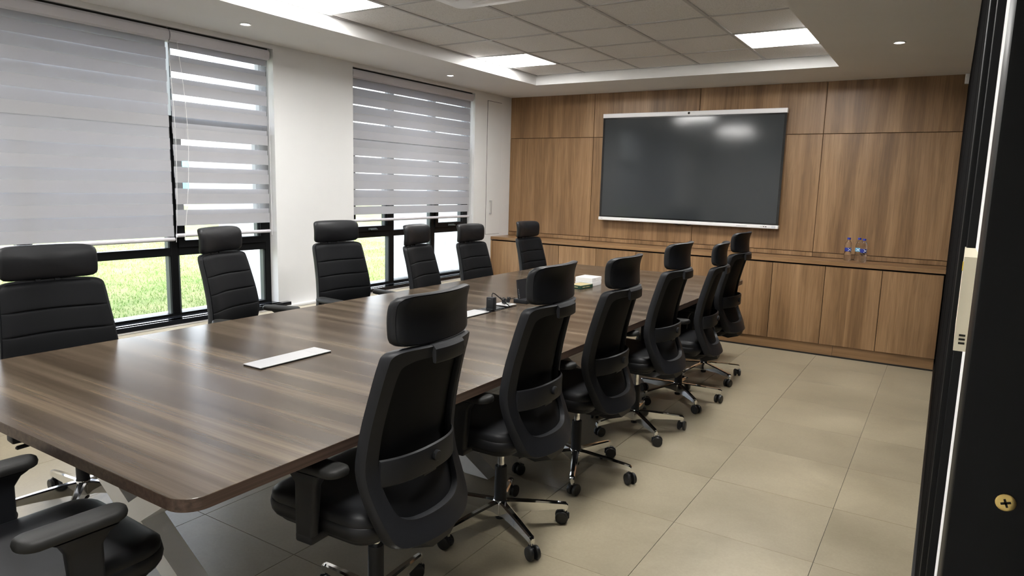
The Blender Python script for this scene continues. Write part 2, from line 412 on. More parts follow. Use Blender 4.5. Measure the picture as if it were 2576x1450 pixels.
# downlights
for x, y, lab in ((.427, -4.162, 'small recessed downlight above the partly open blind'), (.384, -1.745, 'small recessed downlight above the nearly closed far blind'),
                  (4.32, -1.686, 'small recessed downlight in the right ceiling border'), (4.32, -4.2, 'small recessed downlight over the aisle, added out of view to light the room'), (4.32, -6.3, 'small recessed downlight near the door, added out of view to light the room'), (.42, -6.4, 'small recessed downlight above the near end of the window, added out of view to light the room')):  # last three are unseen lamps, added to help light the room
    t = empty('downlight', (x, y, H1)); tag(t, lab, 'downlight', 'recessed downlights in the ceiling border')
    MB().lathe([(.026, -.0005), (.042, -.0005), (.042, -.004), (.036, -.006), (.028, -.003), (.026, -.0005)], n=24).obj('trim_ring', M_white_plastic, t)
    MB().lathe([(.001, -.001), (.025, -.001), (.025, -.004), (.012, -.007), (.001, -.008)], n=20).obj('lamp', M_spot, t)

# ---- dado trunking under the sills
tk = empty('cable_trunking', (0, -4.2, 0)); tag(tk, 'cream dado trunking running along the wall under the windows', 'trunking')
MB().bbox(.001, .055, -2.3, 3.78, .30, .465, .006).obj('body', M_cream, tk)
MB().bbox(.001, .058, -2.3, 3.78, .455, .475, .003).obj('lid', M_white_plastic, tk)
sk = empty('socket', (.058, -5.62, .40)); tag(sk, 'socket plate with a yellow sticker on the trunking at the left edge', 'socket')
MB().bbox(0, .012, -.07, .07, -.045, .045, .003).obj('plate', M_white_plastic, sk)
MB().bbox(.012, .0135, -.02, .02, .015, .035, .0004, 1).obj('sticker', mat('yellow_sticker', (.8,.6,.05), .5), sk)
MB().bbox(.012, .016, -.05, .05, -.035, .008, .001, 1).obj('rocker', M_plastic, sk)

# ---- windows
FX0, FX1 = -.155, -.09
def window(name, label, y0, y1, muls, trans, sashes, zt=ZH):
    w = empty(name, (FX1, (y0+y1)/2, ZS)); struct(w, label, 'window')
    yc = (y0+y1)/2; L = lambda y: y-yc; Zl = lambda z: z-ZS
    X0, X1 = FX0-FX1, 0
    b = .05; mw = .055
    f = MB(); f.box(X0, X1, L(y0), L(y0+b), Zl(ZS), Zl(zt)); f.box(X0, X1, L(y1-b), L(y1), Zl(ZS), Zl(zt)); f.box(X0, X1, L(y0+b), L(y1-b), Zl(ZS), Zl(ZS+.016)); f.box(X0, X1, L(y0+b), L(y1-b), Zl(zt-b), Zl(zt))
    f.obj('frame', M_alum_black, w, smooth=False)
    MB().box(-.30-FX1, .06-FX1, L(y0-.05 if name == 'x' else y0)-.0, L(y1)+.0, -.035, -.0005).obj('window_sill_board', M_granite, w, smooth=False)
    MB().bbox(0-FX1, .055-FX1, L(y0)-.09, L(y1)+.09, -.035, -.0005, .004).obj('window_sill', M_granite, w)
    bays = []; prev = y0+b
    for m in muls:
        MB().bbox(X0, X1, L(m-mw/2), L(m+mw/2), Zl(ZS+.016), Zl(zt-b if name == 'window_2' else 1.975), .003, 1).obj('mullion', M_alum_black, w); bays.append((prev, m-mw/2)); prev = m+mw/2
    bays.append((prev, y1-b))
    for i, (a, c) in enumerate(bays):
        MB().bbox(X0, X1, L(a), L(c), Zl(trans-.03), Zl(trans+.03), .003, 1).obj('transom', M_alum_black, w)
        MB().bbox(X0, X1, L(a), L(c), Zl(1.92), Zl(1.975), .003, 1).obj('transom', M_alum_black, w)
        for za, zb, up in ((ZS+.016, trans-.03, 0), (trans+.03, 1.92, 1), (1.975, zt-b, 2)):
            q = .0
            if up == 1 and i in sashes:
                q = .052; s = MB(); X2 = X1+.012
                s.box(X0+.02, X2, L(a), L(a+q), Zl(za), Zl(zb)); s.box(X0+.02, X2, L(c-q), L(c), Zl(za), Zl(zb)); s.box(X0+.02, X2, L(a+q), L(c-q), Zl(za), Zl(za+q)); s.box(X0+.02, X2, L(a+q), L(c-q), Zl(zb-q), Zl(zb))
                so = s.obj('sash', M_alum_black, w, smooth=False); h = MB(); ym = L((a+c)/2)
                h.bbox(X2, X2+.012, ym-.055, ym+.055, Zl(za+.012), Zl(za+.034), .003, 1); h.bbox(X2+.012, X2+.034, ym-.05, ym+.05, Zl(za+.014), Zl(za+.026), .004, 2)
                h.obj('sash_handle', M_alum_grey, so)
            bd = .018; g = MB(); e = .016
            for r in ((L(a+q), L(a+q+e), Zl(za+q), Zl(zb-q)), (L(c-q-e), L(c-q), Zl(za+q), Zl(zb-q))): g.box(X0+.01, X1-.012, *r)
            g.obj('glazing_bead', M_alum_grey, w, smooth=False)
            MB().box(X0+.025, X0+.031, L(a+q+.004), L(c-q-.004), Zl(za+q), Zl(zb-q)).obj('pane', M_glass, w, smooth=False)
    return w
window('window_1', 'black framed near window half covered by two roller blinds', W1[0], W1[1], [-5.42, -4.445], .985, {2})
window('window_2', 'black framed far window with opening top sashes under a closed blind', W2[0], W2[1], [-2.08, -1.41], 1.02, {0, 2})

# ---- zebra blinds
PITCH, BAND = .157, .079
def blind(name, label, y0, y1, zbot, phase, shift, cords, boxmat, band=BAND):
    t = empty(name, (-.045, (y0+y1)/2, zbot)); tag(t, label, 'blind', 'zebra roller blinds')
    h = (y1-y0)/2; ztop = 2.495
    prof = [(-.04, 2.56), (.028, 2.56), (.040, 2.545), (.043, 2.52), (.036, 2.492), (.02, 2.482), (-.04, 2.482)]
    MB().prism([(x, z-zbot) for x, z in prof], 'y', -h-.004, h+.006).obj('headbox', boxmat, t, ang=25)
    MB().prism([(x, z-zbot) for x, z in [(-.02, 2.5735), (.02, 2.5735), (.02, 2.56), (-.02, 2.56)]], 'y', -h, h).obj('mounting_rail', M_gap, t, smooth=False)
    r = MB(); r.lathe([(.001, -h), (.013, -h), (.014, -h+.004), (.014, h-.004), (.013, h), (.001, h)], (0, 0, .0), 'y', 16); r.obj('bottom_rail', M_headbox, t)
    for layer in (0, 1):
        x = .004 if layer == 0 else -.004
        z = zbot + phase + (shift if layer else 0)
        while z - PITCH > zbot: z -= PITCH
        while z < ztop:
            a, b = max(z, zbot+.008), min(z+band, ztop)
            if b-a > .006: MB().box(x-.0004, x+.0004, -h+.004, h-.004, a-zbot, b-zbot).obj('fabric_band', M_blind, t, smooth=False)
            if layer == 0 and b < ztop and PITCH-band > .01: MB().box(x-.0002, x+.0002, -h+.004, h-.004, b-zbot, min(z+PITCH, ztop)-zbot).obj('sheer_band', M_sheer, t, smooth=False)
            z += PITCH
    for (yc, zlow, bow) in cords:
        pts = [(.03, yc + bow*math.sin(PI*k/14), 1.42 - (1.42-zlow)*k/14) for k in range(15)]
        MB().tube(pts, .0018, 6).obj('pull_cord', M_white_plastic, t)
    return t
# band tops chosen so that the open gaps sit where the daylight shows
blind('roller_blind', 'wide fully closed grey zebra blind on the near window at the left edge', -6.42, -4.470, 1.082, .02, .0785, [(.97, -.02, .03)], M_headbox, .0800)
blind('roller_blind', 'narrow half open zebra blind with bright gaps between grey bands', -4.452, -3.625, 1.108, .072, .0370, [(-.37, -.03, .06), (.41, -.03, .0)], M_headbox)
blind('roller_blind', 'grey zebra blind with thin light slits on the far window', -2.69, -.80, 1.165, .1425, .0700, [(.955, .02, .0)], M_headbox)

# ---- narrow cupboard door in the window wall
d2 = empty('door_2', (0, -.365, .94)); struct(d2, 'tall narrow white cupboard door with steel handle in the window wall', 'cupboard door')
MB().box(.0, .0012, -.152, .152, -.003, 1.585).obj('shadow_gap', M_gap, d2, smooth=False)
MB().bbox(.0012, .005, -.147, .147, 0, 1.58, .001, 1).obj('leaf', M_wall, d2)
hd = MB(); hd.bbox(.028, .036, -.082, -.068, .245, .41, .002); hd.bbox(.005, .03, -.082, -.068, .245, .259, .002); hd.bbox(.005, .03, -.082, -.068, .396, .41, .002); hd.obj('handle', M_alu, d2)

# ================================================================== SIDEBOARD
DW = .476; FD = -.3985
ordw = ['first', 'second', 'third', 'fourth', 'fifth', 'sixth', 'seventh', 'eighth', 'ninth', 'tenth']
for k in range(10):
    c = empty('cabinet', (DW*k, 0, .112)); tag(c, f'oak sideboard cabinet with a plain door, {ordw[k]} from the window wall', 'cabinet', 'row of oak cabinets under the screen')
    MB().box(.0, DW, FD+.030, -.002, 0, .75).obj('body', M_gap, c, smooth=False)
    MB().bbox(.0022 if k else .018, DW-.0022, FD+.012, FD+.030, .003, .748, .0012, 1).obj('door', M_oak, c, smooth=False)
    if k == 0: MB().bbox(0, .016, FD+.006, FD+.030, 0, .75, .001, 1).obj('end_panel', M_oak, c, smooth=False)
wt = tag(MB().bbox(.001, XR-.006, FD, -.0005, .875, .91, .002, 1).obj('worktop', M_oak_h, smooth=False), 'long oak worktop on the row of cabinets', 'worktop')
pl = empty('plinth', (0, FD, 0)); tag(pl, 'low oak plinth under the row of cabinets', 'plinth')
for a, b in ((.002, 2.2), (2.202, 3.93), (3.932, 4.756)): MB().bbox(a, b, .028, .045, .014, .112, .001, 1).obj('board', M_oak_h, pl, smooth=False)
MB().box(.002, 4.756, .024, .05, 0, .014).obj('base_strip', M_gap, pl, smooth=False)
MB().box(.002, 4.756, .05, .39, 0, .112).obj('base_frame', M_gap, pl, smooth=False)

# ---- interactive screen
sx0, sx1, sz0, sz1 = 1.312, 3.296, 1.172, 2.366
tv = empty('screen', ((sx0+sx1)/2, -.02, sz0)); tag(tv, 'large wall mounted presentation screen with white top and bottom bars', 'screen')
hw = (sx1-sx0)/2; HH = sz1-sz0
MB().bbox(-hw+.015, hw-.015, -.065, .005, .03, HH-.04, .004).obj('housing', M_black_gloss, tv)
bz = MB(); z0, z1 = .036, HH-.046
bz.box(-hw+.003, -hw+.025, -.082, -.06, z0, z1); bz.box(hw-.025, hw-.003, -.082, -.06, z0, z1); bz.box(-hw+.025, hw-.025, -.082, -.06, z1-.016, z1); bz.box(-hw+.025, hw-.025, -.082, -.06, z0, z0+.016)
bz.obj('bezel', M_black_gloss, tv, smooth=False)
MB().box(-hw+.025, hw-.025, -.079, -.066, z0+.016, z1-.016).obj('display', M_screen, tv, smooth=False)
tb = MB().bbox(-hw, hw, -.088, -.02, HH-.046, HH, .004).obj('top_bar', M_tv_white, tv)
MB().lathe([(.001, -.0005), (.011, -.0005), (.0125, .002), (.0125, .004)], (0, -.0905, HH-.020), 'y', 20).obj('camera_lens', M_ink, tb)
bb = MB().bbox(-hw-.004, hw, -.09, -.02, .0, .036, .005).obj('bottom_bar', M_tv_white, tv)
for x, w in ((-hw+.33, .055), (hw-.36, .055)): MB().bbox(x-w, x+w, -.0915, -.09, .010, .022, .0006, 1).obj('speaker_slot', mat('grey_grille', (.62,.62,.62), .6), bb)
for x, w, h_ in ((hw-.17, .002, .002), (hw-.155, .003, .002), (hw-.138, .006, .004), (hw-.118, .007, .004), (-hw+.02, .003, .003), (-hw+.04, .004, .003)):
    MB().box(x-w, x+w, -.0912, -.0898, .018-h_, .018+h_).obj('port', M_ink, bb, smooth=False)
st = MB()
for k in range(3): st.box(hw-.06, hw-.026, -.0912, -.0898, .011+.008*k, .013+.008*k)
st.box(hw-.06, hw-.058, -.0912, -.0898, .011, .029); st.box(hw-.028, hw-.026, -.0912, -.0898, .011, .029); st.obj('info_sticker', mat('blue_grey_print', (.25,.30,.42), .5), bb, smooth=False)
MB().tube([(-.12, -.05, .002), (-.05, -.052, -.012), (.02, -.05, -.004), (.06, -.05, -.014), (.10, -.05, .002)], .006, 8).obj('cable_loop', M_plastic, tv)

# ---- motion sensor
ms = empty('motion_sensor', (4.7365, -.002, 2.525)); tag(ms, 'small white motion sensor high in the corner beside the black partition', 'sensor')
MB().bbox(0, .036, -.05, 0, 0, .085, .006).obj('body', M_white_plastic, ms)
MB().lathe([(.001, -.001), (.002, -.001), (.002, .001)], (.010, -.05, .055), 'y', 10).obj('indicator', M_ink, ms)

# ---- keypad on the white pier
kp = empty('wall_controller', (4.7715, -6.5, 1.370)); tag(kp, 'beige wall controller box with three slots on the white strip', 'controller')
kb = MB(); kb.loft([[(-.0145, 0, 0), (0, 0, 0), (0, .23, 0), (-.0105, .23, 0)], [(-.0145, 0, .106), (0, 0, .106), (0, .23, .106), (-.0105, .23, .106)]]); kb.obj('body', M_beige, kp, smooth=False)
for k in range(3): MB().box(-.0105, -.0045, -.0006, .001, .008+.0045*k, .0102+.0045*k).obj('vent_slot', M_ink, kp, smooth=False)
MB().box(-.0152, -.0132, .004, .012, .09, .1).obj('yellow_mark', mat('yellow_mark', (.8,.6,.05), .5), kp, smooth=False)

# ---- bottles
def bottle(loc, label, lm, rz):
    b = empty('water_bottle', loc, rz); tag(b, label, 'bottle', 'water bottles on the worktop')
    prof = [(.001, .006), (.022, .001), (.028, .004), (.031, .014), (.031, .05), (.0295, .055), (.031, .06), (.031, .085), (.0285, .09), (.0285, .128), (.031, .133), (.031, .15), (.026, .172), (.016, .190), (.0125, .197), (.0125, .205), (.001, .205)]
    MB().lathe(prof, n=28).obj('body', M_bottle, b, ang=50)
    MB().lathe([(.001, .222), (.0140, .222), (.0150, .219), (.0150, .203), (.0127, .203)], n=24).obj('cap', M_cap, b)
    lb = MB().lathe([(.0290, .091), (.0294, .093), (.0294, .125), (.0290, .127)], n=28).obj('label', lm, b)
    p = MB()
    for s in (-1, 1):
        ring = []
        for k in range(9):
            t = -1 + 2*k/8; a = -PI/2 + t*.55; ring.append([(math.cos(a)*.0297, math.sin(a)*.0297, .109 + s*t*.013 + q) for q in (-.003, .003)])
        p.loft(ring, closed=False)
    p.obj('label_emblem', M_label_w, lb, smooth=False)
bottle((3.960, -.17, .9102), 'clear water bottle with dark blue label standing apart on the left', M_label, R(35))
bottle((4.044, -.107, .9102), 'clear water bottle with pale blue and white label, rear one of the pair', M_label_l, R(-5))
bottle((4.096, -.215, .9102), 'clear water bottle with dark blue label, front one of the pair', M_label, R(40))

# ================================================================== TABLE
TX0, TX1, TY0, TY1, TZ = 1.395, 3.235, -6.494, -1.07, .75
tcx, tcy = (TX0+TX1)/2, (TY0+TY1)/2
tb_ = empty('conference_table', (tcx, tcy, 0)); tag(tb_, 'long dark walnut conference table with white crossed legs', 'table')
ol = rrect(TX0-tcx, TX1-tcx, TY0-tcy, TY1-tcy, .07, 8)
def inset(p, d):
    return [(x - d*(1 if x > 0 else -1), y - d*(1 if y > 0 else -1)) for x, y in p]
t1 = MB(); t1.loft([[(x, y, TZ-.001) for x, y in ol], [(x, y, TZ) for x, y in inset(ol, .001)]], cap0=False); t1.obj('table_top', M_walnut, tb_, smooth=False)
t2 = MB(); t2.loft([[(x, y, TZ-.036) for x, y in inset(ol, .001)], [(x, y, TZ-.035) for x, y in ol], [(x, y, TZ-.001) for x, y in ol]], cap1=False); t2.obj('edge_band', M_walnut_edge, tb_, ang=30)
for s in (-1, 1): MB().bbox(s*.55-.025, s*.55+.025, -2.5, 2.5, TZ-.075, TZ-.036, .003, 1).obj('rail', M_white_metal, tb_)
for y in (-6.1, -4.53, -2.97, -1.42):
    yl = y-tcy
    for s in (-1, 1):
        # one leg from the foot on one side to the rail on the other
        p0 = Vector((s*.45, yl, 0)); p1 = Vector((-s*.62, yl, TZ-.04)); d = (p1-p0).normalized(); nrm = Vector((d.z, 0, -d.x))
        hw_ = .042; yo = .001 if s > 0 else -.001; hd_ = .045
        sec = lambda z: None
        kx = hw_/abs(d.z)
        ring = lambda p, z: [(p.x-kx, yl-hd_+yo, z), (p.x+kx, yl-hd_+yo, z), (p.x+kx, yl+hd_+yo, z), (p.x-kx, yl+hd_+yo, z)]
        g = MB(); g.loft([ring(p0, .012), ring(p1, TZ-.0365)]); g.obj('leg', M_white_metal, tb_, smooth=False)
        MB().lathe([(.001, 0), (.02, 0), (.02, .012), (.001, .012)], (p0.x+s*.03, yl, 0), n=16).obj('foot_glide', M_plastic, tb_)

# ---- cable boxes in the table top
g1 = empty('cable_box', (2.322, -5.412, TZ)); tag(g1, 'closed aluminium cable box flap near the near end of the table', 'cable box', 'cable boxes in the table top')
MB().box(-.058, .058, -.193, .193, .0002, .004).obj('frame', M_black_gloss, g1, smooth=False)
MB().bbox(-.057, .057, -.195, .118, .0045, .0085, .0008, 1).obj('flap', M_alu, g1); MB().bbox(-.057, .057, .120, .195, .0045, .0085, .0008, 1).obj('end_plate', M_alu, g1)
g2 = empty('cable_box', (2.322, -3.868, TZ)); tag(g2, 'open cable box with black sockets in the middle of the table', 'cable box', 'cable boxes in the table top')
MB().box(-.060, .060, -.275, .275, .0002, .003).obj('frame', M_black_gloss, g2, smooth=False)
MB().bbox(-.057, .057, -.273, -.045, .004, .008, .0008, 1).obj('flap', M_alu, g2)
MB().bbox(-.055, .058, .17, .272, .010, .014, .0008, 1).obj('end_plate', M_alu, g2)
for k in range(4):
    y = -.02 + .05*k; s_o = MB().bbox(-.045, .045, y-.02, y+.02, .003, .006, .001, 1).obj('socket_module', M_plastic, g2)
    sl_ = MB(); 
    for dx, dy in ((-.022, 0), (.006, -.008), (.006, .008)): sl_.box(dx-.008, dx+.008, y+dy-.0025, y+dy+.0025, .0059, .0064)
    sl_.obj('socket_slot', mat('grey_slot', (.16,.16,.16), .5) if k == 0 else bpy.data.materials['grey_slot'], s_o, smooth=False)
# charger
ch = empty('power_adapter', (2.352, -3.855, TZ+.0065)); tag(ch, 'black power adapter plugged upright into the open cable box', 'adapter')
MB().bbox(-.026, .026, -.02, .02, .0, .012, .002).obj('plug_base', M_plastic, ch); MB().bbox(-.024, .028, -.02, .02, .010, .082, .004).obj('body', M_plastic, ch)
MB().bbox(-.01, .012, -.0206, -.0195, .068, .071, .0002, 1).obj('logo_line', M_alum_grey, ch)
MB().tube([(.006, 0, .08), (.006, 0, .098), (.007, .006, .107), (.012, .02, .103)] + [(.012+.036*k/8, .02+.135*k/8, .103-.100*k/8) for k in range(1, 9)], .0032, 8).obj('cable', M_plastic, ch)
# cable bundle
cb = MB(); random.seed(3)
for lobe in (-1, 1):
    for q in range(5):
        rr = .018 + .004*random.random(); ph = random.random(); ox = (random.random()-.5)*.012
        pts = [(ox+.008*math.sin(2*PI*k/16+ph*6), lobe*.024 + rr*math.cos(2*PI*k/16), .024+rr*.9*math.sin(2*PI*k/16)) for k in range(17)]
        cb.tube(pts, .0028, 6)
cb.tube([(0, .04, .03), (.0, .075, .026), (0, .11, .028)], .0028, 6); cb.tube([(0, -.04, .03), (-.005, -.06, .05)], .0028, 6)
cb.obj('cable_bundle', M_plastic, None, (2.325, -3.640, TZ+.0135)); tag(bpy.data.objects['cable_bundle'], 'small tied bundle of black cable on the open cable box', 'cable')
# tablet stand
ts = empty('touch_controller', (2.345, -3.455, TZ)); tag(ts, 'black slanted touch controller on its base behind a headrest', 'controller')
MB().bbox(-.05, .055, -.045, .10, .0, .028, .004).obj('base', M_plastic, ts)
sp = MB(); sp.prism([(-.020, .028), (-.002, .028), (-.026, .158), (-.037, .155)], 'y', -.035, .17); sp.obj('panel', M_plastic, ts, smooth=False)
for k in range(6): MB().box(-.007-.0022*k, -.0045-.0022*k, -.0358, -.0348, .036+.011*k, .040+.011*k).obj('port', M_alu, ts, smooth=False)
# white boxes and book
b1 = empty('white_box', (2.30, -2.355, TZ)); tag(b1, 'plain white cardboard box, lower of the two stacked boxes', 'box', 'white boxes on the table')
MB().bbox(-.076, .076, -.085, .085, 0, .026, .0015, 1).obj('base', M_white_plastic, b1); MB().bbox(-.077, .077, -.086, .086, .008, .034, .0015, 1).obj('lid', M_white_plastic, b1)
b2 = empty('white_box', (2.298, -2.350, TZ+.0342)); tag(b2, 'plain white cardboard box, upper of the two stacked boxes', 'box', 'white boxes on the table')
MB().bbox(-.076, .076, -.085, .085, 0, .026, .0015, 1).obj('base', M_white_plastic, b2); lo = MB().bbox(-.077, .077, -.086, .086, .006, .033, .0015, 1).obj('lid', M_white_plastic, b2)
MB().lathe([(.001, 0), (.005, 0), (.005, .0004), (.001, .0004)], (.0771, -.04, .02), 'x', 12).obj('emblem', M_grid, lo)
bk = empty('card_box', (2.325, -2.545, TZ), R(-8)); tag(bk, 'flat dark green box with yellow print in front of the white boxes', 'box')
M_green = mat('dark_green_card', (.012,.05,.03), .5); M_ylw = mat('yellow_print', (.42,.34,.18), .5)
MB().bbox(-.06, .06, -.085, .085, 0, .028, .002, 1).obj('body', M_green, bk)
MB().bbox(-.056, .056, -.080, .080, .0275, .0284, .0003, 1).obj('cover_print', M_ylw, bk)
for x, w in ((-.03, .016), (.012, .02)): MB().box(x-w, x+w, -.0856, -.0848, .011, .017).obj('side_print', M_ylw, bk, smooth=False)
for y, w in ((-.04, .02), (.015, .025)): MB().box(.0598, .0606, y-w, y+w, .011, .017).obj('side_print', M_ylw, bk, smooth=False)

# ================================================================== CHAIRS (front = +x)
E_TAB = [(.40, -.205), (.45, -.208), (.52, -.185), (.60, -.152), (.68, -.135), (.80, -.152), (.92, -.182), (1.04, -.218)]
W_TAB = [(.405, .225), (.49, .228), (.58, .24), (.68, .245), (.80, .236), (.92, .224), (1.04, .214)]
def sm(tab, z):  # smoothed table
    return sum(interp(tab, z+d) for d in (-.03, -.015, 0, .015, .03))/5
def bx(y, z, k=.062):
    t = max(-1.1, min(1.1, y/sm(W_TAB, z))); return sm(E_TAB, z) - k*(1-t*t)
def leg_mesh():
    m = MB()
    rings = []
    for r, zt, zb, hw in ((.022, .130, .062, .019), (.06, .128, .072, .018), (.18, .116, .074, .0155), (.285, .103, .073, .013), (.308, .099, .070, .012), (.316, .092, .072, .009)):
        rings.append([(r, -hw, zb), (r, hw, zb), (r, hw, zt-.006), (r, hw*.55, zt), (r, -hw*.55, zt), (r, -hw, zt-.006)])
    m.loft(rings); m.lathe([(.008, .056), (.008, .08)], (.303, 0, 0), n=12); return m
def chair_proto():
    t = empty('office_chair')
    P = {}
    def part(nm, mb, mt, par=t, **k): return mb.obj(nm, mt, par, **k)
    # --- base
    part('hub', MB().lathe([(.001, .044), (.019, .044), (.0205, .048), (.0205, .070), (.034, .072), (.036, .10), (.033, .128), (.028, .134), (.001, .134)]), M_chrome)
    part('lift_tip', MB().lathe([(.001, .040), (.019, .040), (.021, .043), (.021, .069), (.001, .069)]), M_plastic)
    part('lift_cover', MB().lathe([(.001, .13), (.030, .13), (.0275, .145), (.0275, .283), (.026, .290), (.017, .291), (.001, .291)]), M_plastic)
    part('gas_lift', MB().lathe([(.001, .285), (.0155, .285), (.0155, .32), (.0160, .321), (.0160, .395), (.001, .395)]), M_chrome)
    lm = leg_mesh().mesh('base_leg', True, 30)
    cm = MB(); cm.lathe([(.001, .036), (.010, .036), (.010, .058), (.001, .058)], (0, 0, 0), n=12)
    cm.bbox(-.020, .022, -.006, .006, .020, .052, .005, 2); cmesh = cm.mesh('caster', True)
    wm = MB().lathe([(.001, -.0095), (.018, -.0095), (.024, -.0088), (.0285, -.006), (.030, -.002), (.030, .006), (.0275, .009), (.016, .0095), (.001, .0095)], (0, 0, .030), 'y', 24).mesh('caster_wheel', True)
    for k in range(5):
        lg = link('base_leg', lm, M_chrome, t); lg.rotation_euler = (0, 0, 2*PI*k/5)
        cs = link('caster', cmesh, M_plastic, lg, (.303, 0, 0)); cs.rotation_euler = (0, 0, random.uniform(0, 6.28)); 
        # swivel: wheel axle sits off the stem
        for s in (-1, 1): link('caster_wheel', wm, M_rubber, cs, (-.014, s*.0165, 0))
    # --- mechanism and seat
    mc = MB(); mc.loft([[(x, y, .365) for x, y in rrect(-.15, .10, -.06, .06, .03, 4)], [(x, y, .40) for x, y in rrect(-.20, .14, -.10, .10, .04, 4)], [(x, y, .418) for x, y in rrect(-.20, .15, -.12, .12, .04, 4)]])
    part('mechanism', mc, M_plastic)
    bs = MB(); bs.loft([[(-.10, y, .375) for y in (-.05, .05)] + [(-.10, y, .408) for y in (.06, -.06)], [(-.20, y, .362) for y in (-.06, .06)] + [(-.20, y, .402) for y in (.08, -.08)], [(-.275, y, .385) for y in (-.05, .05)] + [(-.275, y, .420) for y in (.10, -.10)]])
    part('back_support', bs, M_plastic)
    def seat_ring(ins, z, drop=0):
        o = []
        for x, y in rrect(-.175+ins, .295-ins, -.243+ins, .243-ins, max(.02, .085-ins*.6), 6):
            f = max(0, (x-.03)/.25); o.append((x, y, z + .006 + .012*f*f - drop*f**3 + .010*(abs(y)/.24)**3*(0 if drop == 0 else 1)))
        return o
    sh = MB(); sh.loft([seat_ring(.085, .398), seat_ring(.03, .408), seat_ring(.018, .424)]); part('seat_shell', sh, M_plastic)
    se = MB(); se.loft([seat_ring(.022, .424), seat_ring(.010, .428), seat_ring(.003, .440), seat_ring(0, .458), seat_ring(.003, .476), seat_ring(.005, .4775), seat_ring(.0045, .480), seat_ring(.006, .490, .002), seat_ring(.016, .503, .004), seat_ring(.034, .511, .006), seat_ring(.07, .515, .005), seat_ring(.12, .516, .003), seat_ring(.17, .5155, .001)])
    part('seat', se, M_leather, ang=50)
    # --- arms
    for s in (-1, 1):
        ap = MB(); rg = []
        ol_ = []
        for x, y in rrect(-.105, .155, -.044, .044, .040, 6):
            wv = 1 - .22*max(0, (x-.05)/.1)**2*.5; ol_.append((x, s*.266+y*wv))
        cxm, cym = .025, s*.266
        def ar(sc, z): return [(cxm+(x-cxm)*(1-sc/.13), cym+(y-cym)*(1-sc/.044), z + .006*((x-cxm)/.13)**2) for x, y in ol_]
        ap.loft([ar(.012, .653), ar(.002, .658), ar(0, .667), ar(.003, .678), ar(.010, .683), ar(.022, .685)])
        arm = part('armrest', ap, M_armpad, ang=50)
        po = MB(); rr_ = lambda z, x0, x1, w: [(x, y, z) for x, y in rrect(x0, x1, s*.269-w, s*.269+w, .012, 3)]
        po.loft([rr_(.440, .015, .090, .017), rr_(.52, .007, .089, .018), rr_(.61, .0, .089, .018), rr_(.640, -.015, .105, .026), rr_(.655, -.035, .125, .034)])
        part('arm_post', po, M_plastic, arm)
        br = MB(); br.bbox(.017, .088, min(s*.10, s*.286), max(s*.10, s*.286), .412, .445, .008, 2); part('arm_bracket', br, M_plastic, arm)
    # --- levers on the right hand side
    for x, y1, z in ((.075, -.255, .432), (.12, -.285, .420)):
        lv = MB(); lv.tube([(x, -.09, z-.012), (x, y1+.05, z-.010)], .0045, 8); lv.tube([(x, y1+.055, z-.010), (x, y1+.048, z-.010), (x, y1+.005, z-.013), (x, y1, z-.013)], [.006, .009, .009, .004], 10); part('lever', lv, M_plastic)
    # --- back frame: closed ring loft
    outer = [(0, .420), (.09, .420), (.165, .424), (.206, .446), (.225, .500), (.238, .58), (.245, .68), (.238, .80), (.228, .92), (.222, 1.003), (.212, 1.040), (.172, 1.053), (.08, 1.056), (0, 1.056)]
    inner = [(0, .496), (.065, .497), (.122, .503), (.162, .526), (.180, .578), (.189, .645), (.192, .70), (.188, .80), (.180, .905), (.173, .970), (.162, .995), (.125, 1.010), (.06, 1.014), (0, 1.014)]
    O = spline(outer, 4); I = spline(inner, 4)
    def full(A): return [(p.x, p.y) for p in A] + [(-p.x, p.y) for p in A[-2:0:-1]]
    O, I = full(O), full(I)
    rings = []
    for (yo, zo), (yi, zi) in zip(O, I):
        def at(f, dx, zz=None):
            y = yo + (yi-yo)*f; z = zo + (zi-zo)*f; return (bx(y, z)+dx, y, z)
        low = max(0, min(1, (.60-zo)/.15))
        bk_ = -.020 - .010*low
        rings.append([at(0, .014), at(-.02, .0), at(.02, bk_*.7), at(.09, bk_), at(.5, bk_+.003+.006*low), at(.90, bk_*.75+.012*low), at(.98, bk_*.4), at(1.0, -.002), at(1.0, .010), at(.5, .014)])
    fr = MB(); fr.loft(rings, closed=True, loop=True); part('back_frame', fr, M_plastic, ang=32)
    # --- back cushion: front with stitched rolls
    seams = (.925, .820, .715, .610)
    ny = 16
    ZL = sorted(set([round(.470+.578*i/56, 4) for i in range(57)] + [round(s_+d_, 4) for s_ in seams for d_ in (-.006, -.0035, -.0015, 0, .0015, .0035, .006)]))
    def cw(z):
        w_ = sm(W_TAB, z) - .006
        zt, zb = 1.048, .470
        if z > zt-.035: q = (z-(zt-.035))/.035; w_ -= .035*(1-math.sqrt(max(0, 1-q*q)))
        if z < zb+.06: q = ((zb+.06)-z)/.06; w_ -= .06*(1-math.sqrt(max(0, 1-q*q)))
        return w_
    F, B = [], []
    for z in ZL:
        ds = min(abs(z-s) for s in seams); gv = 1 - .26*math.exp(-(ds/.0028)**2) - .06*math.exp(-(ds/.012)**2); ed = min(1, min(1.048-z, z-.470)/.02); ed = math.sqrt(max(0, 1-(1-ed)**2))
        rf, rb = [], []
        for j in range(ny+1):
            t_ = -1 + 2*j/ny; t_ = math.copysign(1-(1-abs(t_))**1.35, t_); w_ = cw(z); y = t_*w_
            x0_ = bx(y, z); th = .030*(ed**1.0)*(max(0, 1-abs(t_)**7))*gv + .004
            rf.append((x0_+.014+th, y, z)); rb.append((x0_+.0135 - (.004 if abs(t_) < .6 else 0), y, z))
        F.append(rf); B.append(rb)
